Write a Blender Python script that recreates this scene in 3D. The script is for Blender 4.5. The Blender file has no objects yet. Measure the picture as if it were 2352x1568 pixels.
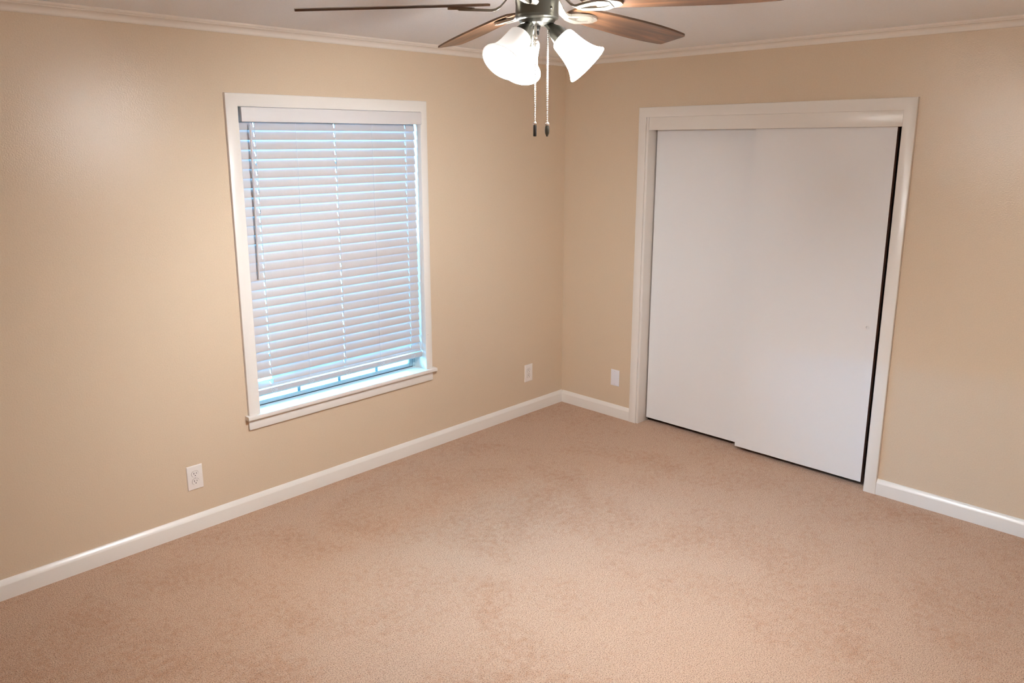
import bpy, bmesh, math, random
from mathutils import Vector, Matrix
random.seed(7)
PI = math.pi
sc = bpy.context.scene

# ------------------------------------------------------------------ camera
cam_d = bpy.data.cameras.new('camera')
cam = bpy.data.objects.new('camera', cam_d)
sc.collection.objects.link(cam)
CAM = Vector((-4.241787, -3.580538, 1.876865))
Rr = Vector((0.704075, -0.710119, -0.00307))
Ru = Vector((0.158993, 0.153423, 0.975286))
Rf = Vector((0.692098, 0.687162, -0.220925))
m = Matrix.Identity(4)
for i in range(3):
    m[i][0] = Rr[i]; m[i][1] = Ru[i]; m[i][2] = -Rf[i]; m[i][3] = CAM[i]
cam.matrix_world = m
cam_d.sensor_width = 36.0
cam_d.lens = 1793.86 / 2352 * 36
cam_d.shift_x = 25.41 / 2352
cam_d.shift_y = -51.79 / 2352
cam_d.clip_start = 0.05
sc.camera = cam

# ------------------------------------------------------------------ world, daylight, exposure
SKY = 1.0
world = bpy.data.worlds.new('sky')
sc.world = world
world.use_nodes = True
wt = world.node_tree
bg = wt.nodes['Background']
# hazy daylight: bright near the horizon, deeper and dimmer overhead
wtc = wt.nodes.new('ShaderNodeTexCoord'); wsp = wt.nodes.new('ShaderNodeSeparateXYZ')
wcr = wt.nodes.new('ShaderNodeValToRGB')
wcr.color_ramp.interpolation = 'EASE'
wcr.color_ramp.elements[0].position = 0.0; wcr.color_ramp.elements[0].color = (0.15, 0.52, 1.0, 1)
wcr.color_ramp.elements[1].position = 0.65; wcr.color_ramp.elements[1].color = (0.035, 0.21, 0.36, 1)
wt.links.new(wtc.outputs['Generated'], wsp.inputs[0]); wt.links.new(wsp.outputs['Z'], wcr.inputs['Fac'])
wt.links.new(wcr.outputs['Color'], bg.inputs['Color'])
bg.inputs['Strength'].default_value = 210.0 * SKY
pl = bpy.data.lights.new('window_portal', 'AREA')
pl.shape = 'RECTANGLE'; pl.size = 1.08; pl.size_y = 1.52
pl.cycles.is_portal = True
po = bpy.data.objects.new('window_portal', pl)
sc.collection.objects.link(po)
po.location = (-1.85, 0.165, 1.28)
po.rotation_euler = (-PI / 2, 0, 0)     # faces into the room (-y)

sc.view_settings.view_transform = 'Standard'
sc.view_settings.look = 'None'
sc.view_settings.exposure = 0.0
sc.view_settings.gamma = 1.0
sc.view_settings.use_curve_mapping = False
sc.cycles.use_denoising = True
sc.cycles.max_bounces = 10
sc.cycles.diffuse_bounces = 7
sc.cycles.transparent_max_bounces = 12
sc.cycles.sample_clamp_indirect = 6.0
sc.cycles.caustics_reflective = False
sc.cycles.caustics_refractive = False

LAMP = (1.0, 1.02, 1.05)
BULB = 6300.0      # light of each bulb
GLOW = 175.0         # glow of the frosted glass

# ------------------------------------------------------------------ materials
def new_mat(name):
    mt = bpy.data.materials.new(name); mt.use_nodes = True
    nt = mt.node_tree
    return mt, nt, nt.nodes['Principled BSDF']

def node(nt, kind, **kw):
    n = nt.nodes.new(kind)
    for k, v in kw.items():
        if hasattr(n, k): setattr(n, k, v)
        else: n.inputs[k].default_value = v
    return n

def simple(name, col, rough=0.5, metal=0.0, bump=0.0, bscale=60.0, spec=0.5):
    mt, nt, b = new_mat(name)
    b.inputs['Base Color'].default_value = (*col, 1)
    b.inputs['Roughness'].default_value = rough
    b.inputs['Metallic'].default_value = metal
    b.inputs['Specular IOR Level'].default_value = spec
    if bump:
        tc = node(nt, 'ShaderNodeTexCoord')
        nz = node(nt, 'ShaderNodeTexNoise'); nz.inputs['Scale'].default_value = bscale; nz.inputs['Detail'].default_value = 2
        bp = node(nt, 'ShaderNodeBump'); bp.inputs['Strength'].default_value = 1.0; bp.inputs['Distance'].default_value = bump
        nt.links.new(tc.outputs['Object'], nz.inputs['Vector'])
        nt.links.new(nz.outputs['Fac'], bp.inputs['Height'])
        nt.links.new(bp.outputs['Normal'], b.inputs['Normal'])
    return mt

def wall_mat(name, col, rough, bump):
    mt, nt, b = new_mat(name)
    tc = node(nt, 'ShaderNodeTexCoord')
    n1 = node(nt, 'ShaderNodeTexNoise'); n1.inputs['Scale'].default_value = 170; n1.inputs['Detail'].default_value = 2.5
    n2 = node(nt, 'ShaderNodeTexNoise'); n2.inputs['Scale'].default_value = 9; n2.inputs['Detail'].default_value = 2
    nt.links.new(tc.outputs['Object'], n1.inputs['Vector']); nt.links.new(tc.outputs['Object'], n2.inputs['Vector'])
    bp = node(nt, 'ShaderNodeBump'); bp.inputs['Distance'].default_value = bump; bp.inputs['Strength'].default_value = 1
    nt.links.new(n1.outputs['Fac'], bp.inputs['Height'])
    bp2 = node(nt, 'ShaderNodeBump'); bp2.inputs['Distance'].default_value = bump * 0.8; bp2.inputs['Strength'].default_value = 1
    nt.links.new(n2.outputs['Fac'], bp2.inputs['Height']); nt.links.new(bp.outputs['Normal'], bp2.inputs['Normal'])
    nt.links.new(bp2.outputs['Normal'], b.inputs['Normal'])
    cr = node(nt, 'ShaderNodeValToRGB')
    cr.color_ramp.elements[0].position = 0.3; cr.color_ramp.elements[1].position = 0.7
    cr.color_ramp.elements[0].color = (*[c * 0.97 for c in col], 1); cr.color_ramp.elements[1].color = (*[c * 1.03 for c in col], 1)
    nt.links.new(n1.outputs['Fac'], cr.inputs['Fac']); nt.links.new(cr.outputs['Color'], b.inputs['Base Color'])
    b.inputs['Roughness'].default_value = rough
    return mt

M = {}
M['wall'] = wall_mat('beige_wall_paint', (0.65, 0.525, 0.39), 0.29, 0.0008)
M['ceiling'] = wall_mat('white_ceiling_paint', (0.91, 0.94, 0.98), 0.8, 0.0006)
M['trim'] = simple('white_gloss_trim_paint', (0.80, 0.765, 0.72), 0.28, bump=0.00012, bscale=110)
M['crown'] = simple('white_crown_paint', (0.80, 0.75, 0.69), 0.4, bump=0.00003, bscale=60)
M['door'] = simple('white_door_paint', (0.82, 0.82, 0.83), 0.38, bump=0.00006, bscale=120)
M['door_edge'] = simple('unpainted_door_edge', (0.16, 0.075, 0.045), 0.7, bump=0.0004, bscale=200)
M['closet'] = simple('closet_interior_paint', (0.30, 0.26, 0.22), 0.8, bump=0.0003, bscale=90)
M['plate'] = simple('ivory_plastic', (0.82, 0.775, 0.74), 0.35, bump=0.00003, bscale=300)
M['plate_white'] = simple('white_plastic', (0.80, 0.80, 0.86), 0.35, bump=0.00003, bscale=300)
M['slot'] = simple('dark_slot', (0.03, 0.022, 0.02), 0.6, bump=0.0001, bscale=300)
M['gap'] = simple('plate_gap_shade', (0.30, 0.24, 0.20), 0.7, bump=0.0001, bscale=300)
M['pewter'] = simple('aged_pewter_metal', (0.11, 0.11, 0.095), 0.34, 0.8, bump=0.0002, bscale=120)
M['bracket'] = simple('satin_pewter_bracket', (0.30, 0.28, 0.24), 0.42, 0.8, bump=0.0002, bscale=120)
M['chrome'] = simple('bright_chain_metal', (0.85, 0.83, 0.80), 0.22, 0.9, bump=0.00005, bscale=400)
M['black'] = simple('black_fob_plastic', (0.012, 0.012, 0.012), 0.4, bump=0.00005, bscale=200)
M['valance'] = simple('white_valance', (0.70, 0.68, 0.68), 0.4, bump=0.0001, bscale=60)
M['slat'] = None
M['cord'] = simple('white_cord', (0.75, 0.78, 0.82), 0.7, bump=0.0001, bscale=800)
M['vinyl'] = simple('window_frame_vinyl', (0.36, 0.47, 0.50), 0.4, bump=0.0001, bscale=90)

# slats: white faux wood, slightly translucent
mt, nt, b = new_mat('white_blind_slat'); M['slat'] = mt
b.inputs['Base Color'].default_value = (0.57, 0.53, 0.525, 1); b.inputs['Roughness'].default_value = 0.4
tr = node(nt, 'ShaderNodeBsdfTranslucent'); tr.inputs['Color'].default_value = (0.75, 0.80, 0.86, 1)
mx = node(nt, 'ShaderNodeMixShader'); mx.inputs['Fac'].default_value = 0.025
tc = node(nt, 'ShaderNodeTexCoord'); nz = node(nt, 'ShaderNodeTexNoise'); nz.inputs['Scale'].default_value = 40
bp = node(nt, 'ShaderNodeBump'); bp.inputs['Distance'].default_value = 0.0002
nt.links.new(tc.outputs['Object'], nz.inputs['Vector']); nt.links.new(nz.outputs['Fac'], bp.inputs['Height']); nt.links.new(bp.outputs['Normal'], b.inputs['Normal'])
nt.links.new(b.outputs[0], mx.inputs[1]); nt.links.new(tr.outputs[0], mx.inputs[2])
nt.links.new(mx.outputs[0], nt.nodes['Material Output'].inputs['Surface'])

# clear glass pane
mt, nt, b = new_mat('window_glass'); M['glass'] = mt
nt.nodes.remove(b)
tp = node(nt, 'ShaderNodeBsdfTransparent'); tp.inputs['Color'].default_value = (0.93, 0.97, 0.96, 1)
gl = node(nt, 'ShaderNodeBsdfGlossy'); gl.inputs['Roughness'].default_value = 0.02
fr = node(nt, 'ShaderNodeFresnel'); fr.inputs['IOR'].default_value = 1.45
mx = node(nt, 'ShaderNodeMixShader')
nt.links.new(fr.outputs[0], mx.inputs['Fac']); nt.links.new(tp.outputs[0], mx.inputs[1]); nt.links.new(gl.outputs[0], mx.inputs[2])
nt.links.new(mx.outputs[0], nt.nodes['Material Output'].inputs['Surface'])

# frosted lamp glass: glows, brightest where the bulb sits, dimmer at its neck (lamp's own axis, object z)
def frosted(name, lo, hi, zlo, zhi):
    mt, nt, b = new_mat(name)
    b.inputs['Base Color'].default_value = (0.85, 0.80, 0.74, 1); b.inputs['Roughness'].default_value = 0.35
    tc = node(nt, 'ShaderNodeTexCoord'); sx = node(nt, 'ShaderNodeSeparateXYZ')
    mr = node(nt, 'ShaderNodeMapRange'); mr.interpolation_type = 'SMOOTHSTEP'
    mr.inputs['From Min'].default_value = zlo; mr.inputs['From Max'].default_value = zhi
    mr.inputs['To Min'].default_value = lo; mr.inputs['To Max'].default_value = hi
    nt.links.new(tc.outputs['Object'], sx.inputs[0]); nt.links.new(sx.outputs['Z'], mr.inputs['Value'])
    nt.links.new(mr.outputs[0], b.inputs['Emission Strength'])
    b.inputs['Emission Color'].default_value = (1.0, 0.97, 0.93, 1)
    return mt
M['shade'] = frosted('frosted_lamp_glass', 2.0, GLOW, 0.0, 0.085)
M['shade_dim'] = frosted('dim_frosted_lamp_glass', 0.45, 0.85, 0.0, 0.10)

def lit(name, strength):
    mt, nt, b = new_mat(name)
    b.inputs['Base Color'].default_value = (0.9, 0.88, 0.85, 1)
    b.inputs['Emission Color'].default_value = (*LAMP, 1)
    b.inputs['Emission Strength'].default_value = strength
    return mt
M['bulb'] = lit('lit_bulb', BULB)
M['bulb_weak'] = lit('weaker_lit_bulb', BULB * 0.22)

# walnut fan blades: grain runs along the blade (uv: u along, v across)
mt, nt, b = new_mat('walnut_blade'); M['wood'] = mt
uv = node(nt, 'ShaderNodeUVMap'); uv.uv_map = 'grain'
mp = node(nt, 'ShaderNodeMapping'); mp.inputs['Scale'].default_value = (3.0, 34.0, 1)
nz = node(nt, 'ShaderNodeTexNoise'); nz.inputs['Scale'].default_value = 1.0; nz.inputs['Detail'].default_value = 5; nz.inputs['Roughness'].default_value = 0.6; nz.inputs['Distortion'].default_value = 0.4
cr = node(nt, 'ShaderNodeValToRGB')
e = cr.color_ramp.elements; e[0].position = 0.33; e[0].color = (0.032, 0.018, 0.011, 1); e[1].position = 0.68; e[1].color = (0.185, 0.085, 0.038, 1)
e2 = cr.color_ramp.elements.new(0.5); e2.color = (0.085, 0.042, 0.022, 1)
nt.links.new(uv.outputs[0], mp.inputs[0]); nt.links.new(mp.outputs[0], nz.inputs['Vector']); nt.links.new(nz.outputs['Fac'], cr.inputs['Fac'])
nt.links.new(cr.outputs['Color'], b.inputs['Base Color']); b.inputs['Roughness'].default_value = 0.42

# cut-pile carpet
mt, nt, b = new_mat('beige_carpet'); M['carpet'] = mt
tc = node(nt, 'ShaderNodeTexCoord')
fine = node(nt, 'ShaderNodeTexNoise'); fine.inputs['Scale'].default_value = 230; fine.inputs['Detail'].default_value = 3; fine.inputs['Roughness'].default_value = 0.7
vor = node(nt, 'ShaderNodeTexVoronoi'); vor.inputs['Scale'].default_value = 210
mid = node(nt, 'ShaderNodeTexNoise'); mid.inputs['Scale'].default_value = 34; mid.inputs['Detail'].default_value = 6; mid.inputs['Roughness'].default_value = 0.75; mid.inputs['Distortion'].default_value = 0.6
big = node(nt, 'ShaderNodeTexNoise'); big.inputs['Scale'].default_value = 2.3; big.inputs['Detail'].default_value = 3; big.inputs['Distortion'].default_value = 0.8
for n in (fine, vor, mid, big): nt.links.new(tc.outputs['Object'], n.inputs['Vector'])
c1 = node(nt, 'ShaderNodeValToRGB'); e = c1.color_ramp.elements
e[0].position = 0.34; e[0].color = (0.175, 0.095, 0.06, 1); e[1].position = 0.54; e[1].color = (0.62, 0.425, 0.30, 1)
nt.links.new(fine.outputs['Fac'], c1.inputs['Fac'])
def mth(op, x, y):
    n = node(nt, 'ShaderNodeMath'); n.operation = op
    for i, q in enumerate((x, y)):
        if isinstance(q, float): n.inputs[i].default_value = q
        else: nt.links.new(q, n.inputs[i])
    return n.outputs[0]
blot = mth('ADD', mth('ADD', mth('MULTIPLY', mid.outputs['Fac'], 0.62), mth('MULTIPLY', big.outputs['Fac'], 0.38)), mth('MULTIPLY', fine.outputs['Fac'], 0.35))
c2 = node(nt, 'ShaderNodeValToRGB'); e = c2.color_ramp.elements
e[0].position = 0.66; e[0].color = (0, 0, 0, 1); e[1].position = 0.90; e[1].color = (1, 1, 1, 1)
nt.links.new(blot, c2.inputs['Fac'])
mu = node(nt, 'ShaderNodeMix'); mu.data_type = 'RGBA'; mu.blend_type = 'MULTIPLY'
mu.inputs[7].default_value = (0.74, 0.55, 0.42, 1)
sc_ = node(nt, 'ShaderNodeMath'); sc_.operation = 'MULTIPLY'; sc_.inputs[1].default_value = 0.85
nt.links.new(c2.outputs['Color'], sc_.inputs[0]); nt.links.new(sc_.outputs[0], mu.inputs[0]); nt.links.new(c1.outputs['Color'], mu.inputs[6])
nt.links.new(mu.outputs[2], b.inputs['Base Color'])
ad = node(nt, 'ShaderNodeMath'); ad.operation = 'ADD'
nt.links.new(fine.outputs['Fac'], ad.inputs[0]); nt.links.new(vor.outputs['Distance'], ad.inputs[1])
bp = node(nt, 'ShaderNodeBump'); bp.inputs['Distance'].default_value = 0.004; bp.inputs['Strength'].default_value = 0.7
nt.links.new(ad.outputs[0], bp.inputs['Height']); nt.links.new(bp.outputs['Normal'], b.inputs['Normal'])
b.inputs['Roughness'].default_value = 0.95; b.inputs['Specular IOR Level'].default_value = 0.1
b.inputs['Sheen Weight'].default_value = 0.15; b.inputs['Sheen Roughness'].default_value = 0.5; b.inputs['Sheen Tint'].default_value = (0.9, 0.85, 0.85, 1)

M['outside'] = simple('pale_concrete', (0.74, 0.70, 0.64), 0.9, bump=0.002, bscale=30)

# ------------------------------------------------------------------ helpers
def link(name, bm, mat, parent=None, smooth=None, label=None):
    me = bpy.data.meshes.new(name)
    bmesh.ops.recalc_face_normals(bm, faces=bm.faces[:])
    bm.to_mesh(me); bm.free()
    mats = mat if isinstance(mat, (list, tuple)) else [mat]
    for x in mats: me.materials.append(x)
    if smooth is not None:
        for p in me.polygons: p.use_smooth = True
        me.set_sharp_from_angle(angle=math.radians(smooth))
    o = bpy.data.objects.new(name, me)
    sc.collection.objects.link(o)
    if parent: o.parent = parent
    if label: o['label'] = label
    return o

def struct(o):
    o['kind'] = 'structure'; return o

def thing(name, label, cat, loc=(0, 0, 0), group=None):
    o = bpy.data.objects.new(name, None); sc.collection.objects.link(o)
    o.location = loc; o['label'] = label; o['category'] = cat
    o.empty_display_size = 0.1
    if group: o['group'] = group
    return o

def box(bm, lo, hi, bev=0.0, seg=2, mat=0):
    t = bmesh.new()
    bmesh.ops.create_cube(t, size=1.0)
    for v in t.verts:
        v.co = Vector([(lo[i] + hi[i]) / 2 + v.co[i] * (hi[i] - lo[i]) for i in range(3)])
    if bev: bmesh.ops.bevel(t, geom=t.edges[:] , offset=bev, segments=seg, profile=0.5, affect='EDGES')
    for f in t.faces: f.material_index = mat
    merge(bm, t)

def merge(bm, t, mtx=None):
    if mtx is not None: bmesh.ops.transform(t, matrix=mtx, verts=t.verts[:])
    me = bpy.data.meshes.new('tmp'); t.to_mesh(me); t.free(); bm.from_mesh(me); bpy.data.meshes.remove(me)

def lathe(bm, prof, n=32, mtx=None, cap0=True, cap1=True):
    t = bmesh.new(); rings = []
    for r, z in prof:
        rings.append([t.verts.new((r * math.cos(2 * PI * k / n), r * math.sin(2 * PI * k / n), z)) for k in range(n)])
    for a, b_ in zip(rings, rings[1:]):
        for k in range(n): t.faces.new((a[k], a[(k + 1) % n], b_[(k + 1) % n], b_[k]))
    if cap0: t.faces.new(rings[0][::-1])
    if cap1: t.faces.new(rings[-1])
    merge(bm, t, mtx)

def tube(bm, pts, r, n=10, rad=None):
    t = bmesh.new(); rings = []
    pts = [Vector(p) for p in pts]
    up = Vector((0, 0, 1))
    prev = None
    for i, p in enumerate(pts):
        d = (pts[min(i + 1, len(pts) - 1)] - pts[max(i - 1, 0)]).normalized()
        if prev is None:
            a = d.orthogonal().normalized()
        else:
            a = (prev - d * prev.dot(d)).normalized()
        prev = a
        b_ = d.cross(a); rr = rad[i] if rad else r
        rings.append([t.verts.new(p + a * rr * math.cos(2 * PI * k / n) + b_ * rr * math.sin(2 * PI * k / n)) for k in range(n)])
    for a, b_ in zip(rings, rings[1:]):
        for k in range(n): t.faces.new((a[k], a[(k + 1) % n], b_[(k + 1) % n], b_[k]))
    t.faces.new(rings[0][::-1]); t.faces.new(rings[-1])
    merge(bm, t)

def extrude_profile(bm, prof, axis, a, b_, flip=False):
    """prof: closed list of (d, z), d = distance from the wall into the room.
    axis 'x': wall plane y=0 (room towards -y); axis 'y': wall plane x=0 (room towards -x)"""
    t = bmesh.new(); A = []; B = []
    for d, z in prof:
        if axis == 'x':
            A.append(t.verts.new((a, -d, z))); B.append(t.verts.new((b_, -d, z)))
        else:
            A.append(t.verts.new((-d, a, z))); B.append(t.verts.new((-d, b_, z)))
    n = len(prof)
    for k in range(n): t.faces.new((A[k], A[(k + 1) % n], B[(k + 1) % n], B[k]))
    t.faces.new(A[::-1]); t.faces.new(B)
    merge(bm, t)

def casing_frame(bm, axis, a0, a1, z0, z1, wa, wb, wt, th):
    """one mitred three sided frame; outer edges a0..a1, top z1, widths wa (a0 side), wb (a1 side), wt (top)"""
    sa = 1 if a1 > a0 else -1
    outer = [(a0, z0), (a0, z1), (a1, z1), (a1, z0)]
    inner = [(a0 + sa * wa, z0), (a0 + sa * wa, z1 - wt), (a1 - sa * wb, z1 - wt), (a1 - sa * wb, z0)]
    w = (wa + wb + wt) / 3; e = 0.0035 / w
    prof = [(0, 0), (0, th - .003), (.001 / w, th - .0012), (.003 / w, th), (1 - e, th), (1 - .45 * e, th - .0009), (1 - .1 * e, th - .0026), (1, th - .005), (1, 0)]
    t = bmesh.new(); rows = []
    for o, i in zip(outer, inner):
        row = []
        for u, d in prof:
            p, z = o[0] + (i[0] - o[0]) * u, o[1] + (i[1] - o[1]) * u
            row.append(t.verts.new((p, -d, z) if axis == 'x' else (-d, p, z)))
        rows.append(row)
    n = len(prof)
    for r0, r1 in zip(rows, rows[1:]):
        for k in range(n): t.faces.new((r0[k], r0[(k + 1) % n], r1[(k + 1) % n], r1[k]))
    t.faces.new(rows[0][::-1]); t.faces.new(rows[-1]); merge(bm, t)

# ------------------------------------------------------------------ room shell
XR, YR, H = -5.36, -4.32, 2.415       # far ends of the room behind the camera, ceiling height
TW = 0.15
# window opening and closet opening
WX0, WX1, WZ0, WZ1 = -2.409, -1.300, 0.50, 2.048
CY0, CY1, CZ = -0.690, -2.190, 2.03

bm = bmesh.new()
box(bm, (XR, YR, -0.10), (0.85, 0.0, 0.0))
carpet = struct(link('floor', bm, M['carpet']))
bm = bmesh.new(); box(bm, (XR - .1, YR - .1, H), (0.85, TW, H + 0.1)); struct(link('ceiling', bm, M['ceiling']))

bm = bmesh.new()
for lo, hi in [((XR, 0, -0.1), (WX0 - .012, TW, H)), ((WX1 + .012, 0, -0.1), (0.12, TW, H)),
               ((WX0 - .012, 0, -0.1), (WX1 + .012, TW, WZ0 - .02)), ((WX0 - .012, 0, WZ1 + .012), (WX1 + .012, TW, H))]:
    box(bm, lo, hi)
struct(link('wall_left', bm, M['wall']))
bm = bmesh.new()
for lo, hi in [((0, CY0 + .016, -0.0), (0.115, 0.0, H)), ((0, YR, -0.0), (0.115, CY1 - .016, H)), ((0, CY1 - .016, CZ + .016), (0.115, CY0 + .016, H))]:
    box(bm, lo, hi)
struct(link('wall_right', bm, M['wall']))
bm = bmesh.new(); box(bm, (XR - .1, YR, -0.1), (XR, TW, H)); struct(link('wall_rear', bm, M['wall']))
bm = bmesh.new(); box(bm, (XR - .1, YR - .1, -0.1), (0.12, YR, H)); struct(link('wall_near', bm, M['wall']))
# closet interior behind the doors
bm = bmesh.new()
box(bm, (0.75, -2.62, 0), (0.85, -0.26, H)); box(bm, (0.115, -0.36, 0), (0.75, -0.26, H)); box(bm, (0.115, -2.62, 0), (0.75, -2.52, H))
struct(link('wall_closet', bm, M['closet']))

# baseboards
BB = [(0, 0), (0.0150, 0), (0.0150, 0.0635), (0.0146, 0.0655), (0.0136, 0.0675), (0.0055, 0.0862), (0.003, 0.0875), (0, 0.088)]
bm = bmesh.new(); extrude_profile(bm, BB, 'x', XR + .001, 0.0); struct(link('baseboard_left', bm, M['trim'], smooth=40))
bm = bmesh.new(); extrude_profile(bm, BB, 'y', -0.0145, -0.6195); struct(link('baseboard_right', bm, M['trim'], smooth=40))
bm = bmesh.new(); extrude_profile(bm, BB, 'y', -2.2505, YR + .001); struct(link('baseboard_right', bm, M['trim'], smooth=40))

# crown moulding
CR = [(0, 2.371), (0.005, 2.371), (0.0075, 2.3735), (0.0095, 2.378)]
for k in range(1, 9):
    a = k / 8 * PI / 2
    CR.append((0.0095 + 0.0245 * (1 - math.cos(a)), 2.378 + 0.0215 * math.sin(a)))
CR += [(0.0365, 2.3995), (0.0375, 2.4025), (0.043, 2.4055), (0.047, 2.410), (0.0485, 2.4149), (0, 2.4149)]
bm = bmesh.new(); extrude_profile(bm, CR, 'x', XR + .001, 0.0); struct(link('trim_1', bm, M['crown'], smooth=35))
bm = bmesh.new(); extrude_profile(bm, CR, 'y', 0.0, YR + .001); struct(link('trim_2', bm, M['crown'], smooth=35))

# ------------------------------------------------------------------ closet
PT = 0.018
bm = bmesh.new()
casing_frame(bm, 'y', -0.6185, -2.2505, 0, 2.0848, 0.0540, 0.0635, 0.0613, PT)
struct(link('trim_3', bm, M['trim'], smooth=40))          # closet casing
bm = bmesh.new()
box(bm, (-0.010, -0.690, 0), (0.115, -0.674, 2.046), 0.0015, 2)
box(bm, (-0.010, -2.206, 0), (0.115, -2.190, 2.046), 0.0015, 2)
box(bm, (-0.010, -2.190, 2.030), (0.115, -0.690, 2.046), 0.0015, 2)
struct(link('trim_4', bm, M['trim'], smooth=40))          # closet jamb
bm = bmesh.new(); box(bm, (-0.008, -2.190, 1.9455), (0.020, -0.6905, 2.030), 0.0025, 2)
struct(link('trim_5', bm, M['trim'], smooth=40))          # board hiding the door track

def sliding_door(name, x, y0, y1, z0, z1, hy, hz, label_pull):
    """door with a bored hole for the finger pull; y0 < y1, front face at x (towards -x)"""
    t = bmesh.new(); th = 0.034; r = 0.0085
    angs = [2 * PI * k / 32 for k in range(32)]
    cs = [(y0, z0), (y1, z0), (y1, z1), (y0, z1)]
    angs += [math.atan2(c[1] - hz, c[0] - hy) % (2 * PI) for c in cs]
    angs = sorted(angs)
    inner = []; outer = []
    for a in angs:
        dy, dz = math.cos(a), math.sin(a)
        k = min([v for v in ((y1 - hy) / dy if dy > 1e-9 else (y0 - hy) / dy if dy < -1e-9 else 1e9,
                             (z1 - hz) / dz if dz > 1e-9 else (z0 - hz) / dz if dz < -1e-9 else 1e9)])
        inner.append((hy + r * dy, hz + r * dz)); outer.append((hy + k * dy, hz + k * dz))
    n = len(angs)
    I = [t.verts.new((x, *q)) for q in inner]; O = [t.verts.new((x, *q)) for q in outer]
    I2 = [t.verts.new((x + 0.012, *q)) for q in inner]; B = [t.verts.new((x + th, *q)) for q in outer]
    for k in range(n):
        j = (k + 1) % n
        t.faces.new((I[k], I[j], O[j], O[k])); t.faces.new((I[k], I2[k], I2[j], I[j]))
        f = t.faces.new((O[k], O[j], B[j], B[k])); f.material_index = 1
    t.faces.new(I2); t.faces.new(B[::-1])
    o = struct(link(name, t, [M['door'], M['door_edge']]))
    b2 = bmesh.new()
    mtx = Matrix.Translation((x, hy, hz)) @ Matrix.Rotation(PI / 2, 4, 'Y')
    prof = [(0.0100, 0.0), (0.0100, -0.0008), (0.0094, -0.0014), (0.0084, -0.0012), (0.0078, -0.0002), (0.0076, 0.0065), (0.0, 0.0068)]
    lathe(b2, prof, 28, mtx, cap0=False, cap1=False)
    link('finger_pull', b2, M['door'], o, smooth=50, label=label_pull)
    return o
sliding_door('door_1', 0.078, -1.470, -0.6980, 0.029, 1.985, -0.756, 0.909, 'small round recessed finger pull near the left edge')
sliding_door('door_2', 0.028, -2.1540, -1.3900, 0.027, 1.985, -2.108, 0.9015, 'small round recessed finger pull near the right edge')

# ------------------------------------------------------------------ window
win = bpy.data.objects.new('window_1', None); sc.collection.objects.link(win); win.location = (-1.85, 0, 0.5); struct(win)
def wpart(name, bm, mat, smooth=40, parent=None, label=None):
    o = link(name, bm, mat, None, smooth, label)
    if parent is None:
        o.parent = win; o.matrix_parent_inverse = Matrix.Translation((1.85, 0, -0.5))
    else:
        o.parent = parent; o.matrix_parent_inverse = Matrix.Identity(4) if parent is not win else Matrix.Translation((1.85, 0, -0.5))
    return o
bm = bmesh.new()
casing_frame(bm, 'x', -2.4710, -1.2520, 0.5205, 2.1055, 0.0625, 0.0480, 0.0615, PT)
cas = wpart('casing', bm, M['trim'])
bm = bmesh.new(); lathe(bm, [(0.0, 0), (0.0016, 0.0), (0.0016, -0.0009), (0, -0.0009)], 12, Matrix.Translation((-1.2845, -PT - .0006, 0.7362)) @ Matrix.Rotation(PI / 2, 4, 'X'), False, False)
wpart('nail_hole', bm, M['slot'], parent=cas)  # dark disc for a nail hole, the hole's shade put into its colour
bm = bmesh.new()       # side and head jambs lining the opening
box(bm, (-2.421, -0.004, 0.5205), (-2.4090, TW, 2.060), 0.001, 1)
box(bm, (-1.2995, 0.010, 0.5205), (-1.288, TW, 2.060), 0.001, 1)
box(bm, (-2.409, -0.004, 2.048), (-1.300, TW, 2.060), 0.001, 1)
box(bm, (-1.3005, -0.004, 0.5205), (-1.288, 0.0095, 2.048), 0.001, 1)
wpart('jamb', bm, M['trim'])
bm = bmesh.new()       # stool (inside sill board) with rounded nose
t = bmesh.new()
pr = [(TW, 0.4995), (TW, 0.5205)]
nose = [(-0.0330, 0.5205), (-0.0355, 0.5198), (-0.0368, 0.5178), (-0.0372, 0.5150), (-0.0372, 0.5030), (-0.0362, 0.5005), (-0.0340, 0.4995)]
t.free()
box(bm, (-2.409, 0, 0.4995), (-1.3005, TW, 0.5205))
t = bmesh.new(); A = []; Bv = []
pf = [(0.0, 0.5205)] + nose + [(0.0, 0.4995)]
for y, z in pf:
    A.append(t.verts.new((-2.4860, y, z))); Bv.append(t.verts.new((-1.2300, y, z)))
for k in range(len(pf)): t.faces.new((A[k], A[(k + 1) % len(pf)], Bv[(k + 1) % len(pf)], Bv[k]))
t.faces.new(A[::-1]); t.faces.new(Bv); merge(bm, t)
wpart('window_sill', bm, M['trim'])
bm = bmesh.new(); box(bm, (-2.4735, -0.016, 0.4430), (-1.2490, 0, 0.4995), 0.003, 2); wpart('apron', bm, M['trim'])
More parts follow.
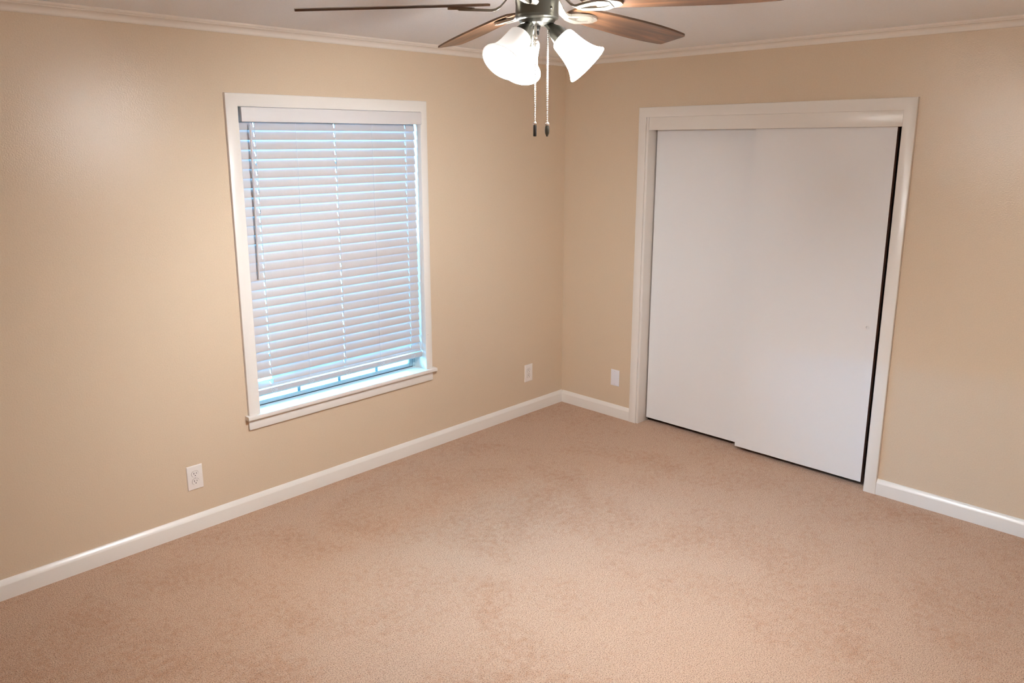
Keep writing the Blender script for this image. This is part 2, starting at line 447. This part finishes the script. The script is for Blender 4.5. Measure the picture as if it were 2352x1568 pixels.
# sash: frame at y .09 - .14
FX0, FX1, FZ0, FZ1 = -2.409, -1.2995, 0.5205, 2.048
bm = bmesh.new()
box(bm, (FX0, 0.094, FZ0), (FX0 + .020, 0.146, FZ1), 0.002, 1); box(bm, (FX1 - .020, 0.094, FZ0), (FX1, 0.146, FZ1), 0.002, 1)
box(bm, (FX0 + .02, 0.094, FZ1 - .03), (FX1 - .02, 0.146, FZ1), 0.002, 1); box(bm, (FX0 + .02, 0.118, FZ0), (FX1 - .02, 0.146, FZ0 + .012), 0.001, 1)
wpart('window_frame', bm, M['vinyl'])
def sash(y0, y1, z0, z1, nm):
    bm = bmesh.new(); x0, x1 = FX0 + .020, FX1 - .020; w = 0.024
    box(bm, (x0, y0, z0), (x0 + w, y1, z1), .002, 1); box(bm, (x1 - w, y0, z0), (x1, y1, z1), .002, 1)
    box(bm, (x0 + w, y0, z0), (x1 - w, y1, z0 + w), .002, 1); box(bm, (x0 + w, y0, z1 - w), (x1 - w, y1, z1), .002, 1)
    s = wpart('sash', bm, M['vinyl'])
    bm = bmesh.new()
    for xm in (-2.108, -1.846, -1.584): box(bm, (xm - .010, y0 + .008, z0 + w), (xm + .010, y1 - .008, z1 - w), .002, 1)
    for k in (1, 2):
        zm = z0 + (z1 - z0) * k / 3; box(bm, (x0 + w, y0 + .010, zm - .009), (x1 - w, y1 - .010, zm + .009))
    wpart('muntin_grid', bm, M['vinyl'], parent=s)
    bm = bmesh.new(); ym = (y0 + y1) / 2; box(bm, (x0 + w - .003, ym - .0015, z0 + w - .003), (x1 - w + .003, ym + .0015, z1 - w + .003))
    wpart('glass_pane', bm, M['glass'], None, parent=s)
bm = bmesh.new(); box(bm, (FX0 + .020, 0.0945, 0.5205), (FX1 - .020, 0.0962, 0.5250)); wpart('sash_gap_shade', bm, M['slot'])  # dark strip painting in the shade of the gap under the sash
sash(0.0965, 0.118, 0.5212, 1.290, 'lower'); sash(0.120, 0.142, 1.266, 2.018, 'upper')

# outside ground
bm = bmesh.new(); box(bm, (-14, 0.4, -0.55), (10, 16, -0.45)); struct(link('ground', bm, M['outside']))

# ------------------------------------------------------------------ window blind
bl = thing('window_blind', 'white two inch slatted blind with wand, lowered and nearly closed inside the white window casing', 'blind', (-1.85, 0.03, 0.6))
def bpart(name, bm, mat, smooth=35, parent=None, label=None):
    o = link(name, bm, mat, None, smooth, label)
    if parent is None or parent is bl:
        o.parent = bl; o.matrix_parent_inverse = Matrix.Translation((1.85, -0.03, -0.6))
    else:
        o.parent = parent
    return o
bm = bmesh.new()
box(bm, (-2.3975, -0.0255, 1.9745), (-1.2975, -0.0185, 2.0425), 0.002, 2)
box(bm, (-2.3975, -0.0185, 1.976), (-2.3945, 0.012, 2.041), 0.001, 1)
bpart('valance', bm, M['valance'])
bm = bmesh.new(); box(bm, (-2.3905, 0.022, 1.995), (-1.300, 0.070, 2.044), 0.002, 1); bpart('headrail', bm, M['slat'])

LAD = [-2.309, -2.084, -1.849, -1.612, -1.377]
HOLES = [-2.309, -1.849, -1.377]
SW = 0.0502; STH = 0.0028
def slat_mesh(x0, x1, holes=HOLES, chip=False):
    us = [-0.5, -0.36, -0.20, -0.05, 0.05, 0.20, 0.36, 0.5]          # across, -0.5 = bottom edge
    xs = sorted({x0, x1} | {h + s * 0.0020 for h in holes if x0 < h < x1 for s in (-1, 1)})
    t = bmesh.new()
    crown = lambda u: 0.0026 * (1 - (2 * u) ** 2)
    thk = lambda u: STH / 2 * (1.0 if abs(u) < .49 else 0.45)
    T = {}; Bm = {}
    for i, x in enumerate(xs):
        for j, u in enumerate(us):
            T[i, j] = t.verts.new((x, -crown(u) - thk(u), u * SW)); Bm[i, j] = t.verts.new((x, -crown(u) + thk(u), u * SW))
    def solid(i, j):
        if not (0 <= i < len(xs) - 1 and 0 <= j < len(us) - 1): return False
        xm = (xs[i] + xs[i + 1]) / 2
        if any(abs(xm - h) < 0.0019 for h in holes) and 2 <= j <= 4: return False
        return True
    for i in range(len(xs) - 1):
        for j in range(len(us) - 1):
            if not solid(i, j): continue
            t.faces.new((T[i, j], T[i + 1, j], T[i + 1, j + 1], T[i, j + 1]))
            t.faces.new((Bm[i, j], Bm[i, j + 1], Bm[i + 1, j + 1], Bm[i + 1, j]))
            for (di, dj), (p, q) in {(-1, 0): ((i, j), (i, j + 1)), (1, 0): ((i + 1, j), (i + 1, j + 1)), (0, -1): ((i, j), (i + 1, j)), (0, 1): ((i, j + 1), (i + 1, j + 1))}.items():
                if not solid(i + di, j + dj): t.faces.new((T[p], T[q], Bm[q], Bm[p]))
    return t
SX0, SX1 = -2.400, -1.3075
proto = None
slats = []
for k in range(28):
    zb = 1.9365 - 0.0463 * k
    a = math.radians(14.0 + 0.04 * k + random.uniform(-0.5, 0.5))
    if 14 <= k <= 17: a -= math.radians(2.5)          # a few hang tighter
    if k > 24: a += math.radians([0.5, 1.5, 4][k - 25])
    if proto is None:
        proto = bpart('slat', slat_mesh(SX0, SX1), M['slat']); o = proto
    else:
        o = proto.copy(); sc.collection.objects.link(o)
    slats.append(o)
    # bottom edge at (y .03, zb); centre is half a width up and back
    o.matrix_parent_inverse = Matrix.Translation((1.85, -0.03, -0.6))
    o.location = (0, 0.0315 + SW / 2 * math.sin(a), zb + SW / 2 * math.cos(a))
    o.rotation_euler = (-a, 0, 0)
def extra_slat(x0, x1, y, z, ang):
    o = bpart('slat', slat_mesh(x0, x1), M['slat']); a = math.radians(ang)
    o.location = (0, y + SW / 2 * math.sin(a), z + SW / 2 * math.cos(a)); o.rotation_euler = (-a, 0, 0)
extra_slat(-2.296, -1.3050, 0.0315, 0.6475, 34)       # lowest free slat, short at its left end
extra_slat(-2.398, -1.3030, 0.0270, 0.6330, 56)       # slat lying on the rail
bm = bmesh.new(); t = bmesh.new(); A = []; Bv = []
for y, z in [(-0.0235, 0.0160), (-0.0255, 0.0140), (-0.0255, -0.0085), (-0.0245, -0.0105), (-0.0150, -0.0195), (-0.0130, -0.0205), (0.0235, -0.0205), (0.0255, -0.0185), (0.0255, 0.0140), (0.0235, 0.0160)]:
    A.append(t.verts.new((-2.398, y, z))); Bv.append(t.verts.new((-1.3025, y, z)))
for k in range(10): t.faces.new((A[k], A[(k + 1) % 10], Bv[(k + 1) % 10], Bv[k]))
t.faces.new(A[::-1]); t.faces.new(Bv); merge(bm, t)
rail = bpart('bottom_rail', bm, M['slat'], 30); rail.location = (0, 0.0465, 0.6120)
bm_all = []
for i, x in enumerate(LAD):
    bm = bmesh.new()
    tube(bm, [(x + 0.0035, 0.0275, 1.972)] + [(x + 0.0035, 0.0275, 1.93 - 0.0463 * k) for k in range(28)] + [(x + .0035, 0.0285, 0.640), (x + .003, 0.028, 0.616)], 0.00065, 6)
    for k in range(28):                                # rungs under the slats
        zb = 1.9365 - .0463 * k; a = math.radians(15)
        tube(bm, [(x + .0035, 0.0278, zb - .0015), (x + .0035, 0.0325 + SW * math.sin(a), zb + SW * math.cos(a) - .003)], 0.0004, 5)
    # slack cord bunched at the rail
    pts = []
    for k in range(26):
        a = k / 25 * 2 * PI * 2.2
        pts.append((x + 0.004 + 0.016 * math.sin(a) + 0.012 * (k / 25 - .5), 0.0265 - 0.004 * abs(math.sin(a * .5)), 0.616 + 0.012 * math.cos(a * 1.5) - 0.008 * k / 25))
    tube(bm, [(px, py - 0.0085, pz) for px, py, pz in pts], 0.0007, 6)
    bpart('ladder_cord', bm, M['cord'], 60)
for x in HOLES:
    bm = bmesh.new(); tube(bm, [(x, 0.042, 1.99), (x, 0.042, 0.62)], 0.0007, 6); bpart('lift_cord', bm, M['cord'], 60)
bm = bmesh.new()
tube(bm, [(-2.3417, 0.0020, 1.962), (-2.3435, 0.010, 1.58), (-2.3451, 0.0180, 1.2074)], 0.0048, 6)
tube(bm, [(-2.3417, 0.0150, 1.985), (-2.3417, 0.0060, 1.978), (-2.3417, 0.0005, 1.970), (-2.3417, 0.0020, 1.960)], 0.0014, 8)
bpart('tilt_wand', bm, M['slat'], 30)

# ------------------------------------------------------------------ wall plates
def rounded(t, w, h, cut, y, n=24, r=0.017):
    """outlet face outline: circle with flattened top and bottom"""
    return [(max(-r, min(r, r * math.cos(2 * PI * k / n))), max(-cut, min(cut, r * math.sin(2 * PI * k / n)))) for k in range(n)]
def face_on_wall(bm, outline, y0, y1, oz=0.0):
    t = bmesh.new()
    A = [t.verts.new((x, y0, z + oz)) for x, z in outline]; B_ = [t.verts.new((x, y1, z + oz)) for x, z in outline]
    n = len(outline)
    for k in range(n): t.faces.new((A[k], A[(k + 1) % n], B_[(k + 1) % n], B_[k]))
    t.faces.new(A[::-1]); t.faces.new(B_); merge(bm, t)
def screw(parent, x, z, mat, y=-0.0055):
    b2 = bmesh.new(); lathe(b2, [(0.0034, 0), (0.0034, 0.0006), (0.0026, 0.0012), (0, 0.0014)], 16, Matrix.Translation((x, y, z)) @ Matrix.Rotation(PI / 2, 4, 'X'), True, False)
    box(b2, (x - .0026, y - .0016, z - .0004), (x + .0026, y - .0012, z + .0004), mat=1)
    link('screw', b2, [mat, M['slot']], parent, 40)
def plate_mesh(w, h, th=0.0055):
    bm = bmesh.new(); t = bmesh.new()
    rings = []
    for (dw, y) in ((0, 0), (0, -0.0016), (0.0012, -0.0036), (0.0034, -0.0050), (0.0060, -th)):
        x = w / 2 - dw; z = h / 2 - dw
        rings.append([t.verts.new(c) for c in ((-x, y, -z), (x, y, -z), (x, y, z), (-x, y, z))])
    for a, b_ in zip(rings, rings[1:]):
        for k in range(4): t.faces.new((a[k], a[(k + 1) % 4], b_[(k + 1) % 4], b_[k]))
    t.faces.new(rings[0][::-1]); t.faces.new(rings[-1]); merge(bm, t)
    return bm
def outlet(x, z, label):
    t = thing('wall_outlet', label, 'outlet', (x, 0, z), 'duplex outlets on the window wall')
    link('cover_plate', plate_mesh(0.0785, 0.1235), M['plate'], t, 30)
    for s in (1, -1):
        bm = bmesh.new()
        face_on_wall(bm, rounded(None, 0, 0, 0.0142, 0), -0.0045, -0.0078, s * 0.0195)
        r = link('receptacle', bm, M['plate'], t, 30)
        b2 = bmesh.new()
        box(b2, (-0.0078, -0.0083, s * 0.0195 - 0.0015), (-0.0052, -0.0070, s * 0.0195 + 0.0080))
        box(b2, (0.0054, -0.0083, s * 0.0195 - 0.0005), (0.0076, -0.0070, s * 0.0195 + 0.0070))
        lathe(b2, [(0.0, 0), (0.0025, 0), (0.0025, 0.0013), (0, 0.0013)], 14, Matrix.Translation((0, -0.0070, s * 0.0195 - 0.0082)) @ Matrix.Rotation(PI / 2, 4, 'X'), False, False)
        link('slots', b2, M['slot'], r)
        b3 = bmesh.new(); o1 = [(px * 1.07, pz * 1.07) for px, pz in rounded(None, 0, 0, 0.0142, 0)]
        face_on_wall(b3, o1, -0.0050, -0.00575, s * 0.0195); link('receptacle_gap', b3, M['gap'], r)
    screw(t, 0, 0, M['plate'])
    return t
outlet(-2.7706, 0.2780, 'ivory duplex outlet low on the wall below and left of the window')
outlet(-0.3630, 0.2930, 'ivory duplex outlet near the room corner, right of the window')
bp_ = thing('blank_wall_plate', 'white blank wall plate low between the room corner and the closet casing', 'wall plate', (0, -0.4835, 0.2805))
bp_.rotation_euler = (0, 0, -PI / 2)
link('cover_plate', plate_mesh(0.0700, 0.1150), M['plate_white'], bp_, 30)
bm = bmesh.new(); box(bm, (-0.0285, -0.0068, -0.0490), (0.0285, -0.0050, 0.0420), 0.0008, 2); link('insert_panel', bm, M['plate_white'], bp_, 30)
screw(bp_, 0.0, 0.0475, M['plate_white']); screw(bp_, 0.0, -0.0440, M['plate_white'], -0.0062)

# ------------------------------------------------------------------ ceiling fan
HX, HY = -2.5281, -2.0249
VB = math.radians(42.232)                              # bearing from the camera to the fan
fan = thing('ceiling_fan', 'ceiling fan with five walnut blades, pewter housing and three lit frosted shades', 'ceiling fan', (HX, HY, H))
INV = Matrix.Translation((-HX, -HY, -H))
def fpart(name, bm, mat, smooth=35, parent=None, label=None):
    """bm in hub coordinates: xy from the hub axis, z absolute"""
    bmesh.ops.translate(bm, verts=bm.verts[:], vec=(0, 0, -H))
    return link(name, bm, mat, parent or fan, smooth, label)
bm = bmesh.new(); lathe(bm, [(0.075, H - .0005), (0.075, 2.402), (0.066, 2.384), (0.040, 2.376), (0.040, 2.366)], 40); fpart('canopy', bm, M['pewter'])
bm = bmesh.new(); lathe(bm, [(0.040, 2.370), (0.080, 2.366), (0.104, 2.352), (0.110, 2.335), (0.110, 2.305), (0.101, 2.288), (0.082, 2.276), (0.066, 2.270), (0.060, 2.262)], 48); fpart('motor_housing', bm, M['pewter'])
bm = bmesh.new(); lathe(bm, [(0.060, 2.264), (0.0610, 2.256), (0.0600, 2.246), (0.0605, 2.222), (0.0600, 2.2195), (0.0610, 2.2170), (0.0610, 2.2130), (0.0580, 2.2095), (0.0520, 2.2075), (0.050, 2.204), (0.046, 2.1985), (0.034, 2.1950), (0.020, 2.193)], 48)
sh = fpart('switch_housing', bm, M['pewter'])
bm = bmesh.new()
for a in (262,):
    ar = math.radians(a)
    lathe(bm, [(0.0042, 0), (0.0042, 0.0012), (0.003, 0.0022), (0, 0.0025)], 14, Matrix.Translation((0.0598 * math.cos(ar), 0.0598 * math.sin(ar), 2.234)) @ Matrix.Rotation(ar, 4, 'Z') @ Matrix.Rotation(PI / 2, 4, 'Y'), True, False)
fpart('housing_screw', bm, M['pewter'], parent=sh)
bm = bmesh.new(); lathe(bm, [(0.010, 2.194), (0.0085, 2.184), (0.0055, 2.180), (0.0068, 2.175), (0.0058, 2.169), (0.0, 2.166)], 20, cap1=False); fpart('finial', bm, M['black'])

ROOT, TIP = 0.135, 0.660
PITCH = math.radians(11.26)
TX, TY = -0.0155, -0.0132
def blade_z(r): return 2.2455 - (r - 0.14) * 0.0245 / 0.52
def halfw(r):
    pts = [(0.135, .030), (0.150, .038), (0.20, .0455), (0.30, .0530), (0.42, .0580), (0.50, .0590), (0.58, .0555), (0.66, .0478)]
    for (a, wa), (b_, wb) in zip(pts, pts[1:]):
        if r <= b_:
            u = (r - a) / (b_ - a); return wa + (wb - wa) * u
    return pts[-1][1]
def blade_outline():
    L = []
    rs = [ROOT + (0.640 - ROOT) * k / 26 for k in range(27)]
    sm = lambda r: (halfw(r - .012) + halfw(r) + halfw(min(.66, r + .012))) / 3 if .15 < r else halfw(r)
    for r in rs: L.append((r, -sm(r)))
    # rounded cw corner at R2, ccw corner at R1
    R1, R2, w = 0.655, 0.665, 0.0475
    for k in range(5):
        a = -PI / 2 + k / 4 * PI / 2; L.append((R2 - .012 + .012 * math.cos(a), -w + .012 + .012 * math.sin(a)))
    for k in range(5):
        a = k / 4 * PI / 2; L.append((R1 - .008 + .008 * math.cos(a), w - .008 + .008 * math.sin(a)))
    for r in rs[::-1]: L.append((r, sm(r)))
    return L
def blade_frame(ang):
    er = Vector((math.cos(ang), math.sin(ang), 0)); et = Vector((-math.sin(ang), math.cos(ang), 0))
    def f(r, t, dz=0.0, pitch=1.0):
        p = er * r + et * (t * math.cos(PITCH * pitch))
        z = blade_z(r) - t * math.sin(PITCH * pitch) + dz + TX * p.x + TY * p.y
        return Vector((p.x, p.y, z))
    return f
def blade(ang):
    f = blade_frame(ang)
    L = blade_outline(); t = bmesh.new(); uvl = t.loops.layers.uv.new('grain')
    n = 27
    lower = L[:n]; upper = L[-n:][::-1]; tip = L[n:-n]
    grid = []
    def col(r0, t0, r1, t1): return [(r0 + (r1 - r0) * k / 4, t0 + (t1 - t0) * k / 4) for k in range(5)]
    cols = [col(*a, *b_) for a, b_ in zip(lower, upper)]
    vt = {}
    def V(q, s):
        k = (round(q[0], 6), round(q[1], 6), s)
        if k not in vt: vt[k] = t.verts.new(f(q[0], q[1], 0.003 * s))
        return vt[k]
    def F(qs, s):
        fc = t.faces.new([V(q, s) for q in qs])
        for lp, q in zip(fc.loops, qs): lp[uvl].uv = (q[0] + ang * 3, q[1] + ang)
    for s in (-1, 1):
        for a, b_ in zip(cols, cols[1:]):
            for k in range(4): F([a[k], b_[k], b_[k + 1], a[k + 1]], s)
        F(cols[-1][::-1] + tip if False else list(cols[-1])[::-1] + tip, s)
    bound = lower + tip + upper[::-1]
    ring = lower + tip + upper[::-1] + cols[0][1:-1][::-1]
    for q, w in zip(ring, ring[1:] + ring[:1]):
        fc = t.faces.new((V(q, -1), V(w, -1), V(w, 1), V(q, 1)))
        for lp, qq in zip(fc.loops, (q, w, w, q)): lp[uvl].uv = (qq[0] + ang * 3, qq[1] + ang)
    o = fpart('fan_blade', t, M['wood'], 40)
    # bracket: curved arm from the motor, splitting round an opening, to a pad under the blade
    b2 = bmesh.new()
    rows = [(0.070, .013, 0.030), (0.082, .013, 0.020), (0.094, .012, 0.006), (0.106, .0115, -0.005), (0.118, .012, -0.0105), (0.130, .014, -0.0115)]
    def strip(c0, c1):          # c: list of (r, tmin, tmax, dz)
        tt = bmesh.new(); th = 0.0065; R = []
        for r, a_, b__, dz in c0:
            pp = 0.0 if r < .10 else min(1, (r - .10) / .03)
            R.append([tt.verts.new(f(r, a_, dz - 0, pp)), tt.verts.new(f(r, b__, dz, pp)), tt.verts.new(f(r, b__, dz - th, pp)), tt.verts.new(f(r, a_, dz - th, pp))])
        for A_, B_ in zip(R, R[1:]):
            for k in range(4): tt.faces.new((A_[k], A_[(k + 1) % 4], B_[(k + 1) % 4], B_[k]))
        tt.faces.new(R[0][::-1]); tt.faces.new(R[-1]); merge(b2, tt)
    strip([(r, -w, w, dz) for r, w, dz in rows], None)
    for s in (-1, 1):
        L2 = []
        for k in range(11):
            u = k / 10; r = 0.128 + 0.092 * u
            c = 0.0085 + 0.0135 * math.sin(PI * min(1, u * 1.05) * 0.62) - 0.012 * max(0, u - .75) / .25
            hw = 0.0075 + 0.003 * u
            lo, hi = (c - hw, c + hw); dz = -0.0115 + 0.0050 * u
            L2.append((r, lo if s > 0 else -hi, hi if s > 0 else -lo, min(dz, -0.0045)))
        strip(L2, None)
    strip([(0.176, -.012, .012, -.0060), (0.185, -.024, .024, -.0055), (0.205, -.0270, .0270, -.0046), (0.225, -.0250, .0250, -.0040), (0.240, -.0180, .0180, -.0038), (0.249, -.0090, .0090, -.0036)], None)
    for (r, tt_) in ((0.200, -.019), (0.200, .019), (0.232, 0.0)):
        c = f(r, tt_, -0.0085)
        lathe(b2, [(0.0042, 0.001), (0.0042, -0.0005), (0.0028, -0.0022), (0, -0.0026)], 12, Matrix.Translation(c), True, False)
    br = link('blade_bracket', b2, M['bracket'], o, 40)
    br.data.transform(Matrix.Translation((0, 0, -H)))
    return o
A0 = VB + math.radians(28.01)
for k in (0, 1, -1, -2, 2): blade(A0 + k * math.radians(72))

# light kit
def axis_mtx(phi, rho, z, dip=45):
    a = VB + math.radians(phi); er = Vector((math.cos(a), math.sin(a), 0))
    d = (er * math.cos(math.radians(dip)) - Vector((0, 0, 1)) * math.sin(math.radians(dip)))
    q = Vector((0, 0, 1)).rotation_difference(d).to_matrix().to_4x4()
    return Matrix.Translation(er * rho + Vector((0, 0, z))) @ q
SPROF = [(0.0250, -0.002), (0.0300, 0.000), (0.0335, 0.004), (0.0352, 0.012), (0.0360, 0.022), (0.0375, 0.036), (0.0395, 0.050), (0.0425, 0.064), (0.0465, 0.077), (0.0515, 0.088), (0.0575, 0.0970), (0.0612, 0.1015), (0.0622, 0.1045), (0.0618, 0.1065)]
for phi in (140, 20, -100):
    mt_ = axis_mtx(phi, 0.069, 2.160)
    bm = bmesh.new()
    lathe(bm, [(0.0120, -0.058), (0.0120, -0.040), (0.0150, -0.034), (0.0205, -0.026), (0.0235, -0.012), (0.0262, 0.000), (0.0300, 0.0015), (0.0305, 0.006), (0.0285, 0.006), (0.0240, -0.001)], 32, mt_)
    bmesh.ops.translate(bm, verts=bm.verts[:], vec=(0, 0, -H))
    link('lamp_socket', bm, M['pewter'], fan, 40)
    # shade and bulb keep their own axis so the glow follows the glass
    bm = bmesh.new()
    inner = [(r - 0.0026, z) for r, z in SPROF[::-1]]
    lathe(bm, SPROF + inner, 40, None, cap0=False, cap1=False)
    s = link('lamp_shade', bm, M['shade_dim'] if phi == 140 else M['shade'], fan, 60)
    s.matrix_local = Matrix.Translation((0, 0, -H)) @ mt_
    bm = bmesh.new()
    lathe(bm, [(0.0125, -0.010), (0.0130, 0.008), (0.0150, 0.018), (0.0215, 0.032), (0.0245, 0.046), (0.0225, 0.060), (0.0150, 0.070), (0.0060, 0.0745), (0, 0.075)], 24, None, True, False)
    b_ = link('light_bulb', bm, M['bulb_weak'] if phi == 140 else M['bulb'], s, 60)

# pull chains
def chain(lat, dep, z0, z1, fob):
    rgt = Vector((math.sin(VB), -math.cos(VB), 0)); fwd = Vector((math.cos(VB), math.sin(VB), 0))
    p = rgt * lat + fwd * dep
    bm = bmesh.new(); z = z0
    while z > z1:
        lathe(bm, [(0.0006, z + .0026), (0.0016, z + .0017), (0.0023, z), (0.0016, z - .0017), (0.0006, z - .0026)], 8, Matrix.Translation((p.x, p.y, 0)))
        z -= 0.0050
    c = fpart('pull_chain', bm, M['chrome'], 60)
    T = Matrix.Translation((p.x, p.y, 0))
    b2 = bmesh.new()
    if fob == 'black':
        lathe(b2, [(0.0035, z1 + .002), (0.0055, z1 - .001), (0.0058, z1 - .004), (0.0045, z1 - .0065)], 20, T)
        fpart('fob_cap', b2, M['chrome'], 50, c, 'bright round cap of the black fob')
        b2 = bmesh.new(); lathe(b2, [(0.0040, z1 - .006), (0.0049, z1 - .008), (0.0049, z1 - .036), (0.0040, z1 - .038)], 20, T)
        fpart('chain_fob', b2, M['black'], 40, c, 'black cylinder fob')
    else:
        lathe(b2, [(0.0030, z1 + .002), (0.0060, z1 - .002), (0.0064, z1 - .006), (0.0050, z1 - .008)], 20, T)
        fpart('fob_cap', b2, M['chrome'], 50, c, 'pale cap of the acorn shaped fob')
        b2 = bmesh.new(); lathe(b2, [(0.0045, z1 - .007), (0.0062, z1 - .013), (0.0068, z1 - .021), (0.0062, z1 - .029), (0.0046, z1 - .033), (0.0034, z1 - .034), (0.0034, z1 - .037), (0.0018, z1 - .0385)], 20, T)
        fpart('chain_fob', b2, M['pewter'], 40, c, 'dark pewter acorn shaped fob')
    return c
c1_ = chain(-0.004, -0.012, 2.138, 1.930, 'black')
bm = bmesh.new()
q = Vector((math.sin(VB), -math.cos(VB), 0)) * -0.004 + Vector((math.cos(VB), math.sin(VB), 0)) * -0.012
lathe(bm, [(0.0035, 2.197), (0.0042, 2.172), (0.0055, 2.168), (0.0060, 2.160), (0.0050, 2.158), (0.0062, 2.154), (0.0062, 2.149), (0.0048, 2.147), (0.0056, 2.143), (0.0050, 2.139), (0.002, 2.136)], 20, Matrix.Translation((q.x, q.y, 0)))
fpart('chain_coupling', bm, M['chrome'], 40, c1_)
chain(0.031, -0.010, 2.200, 1.930, 'acorn')
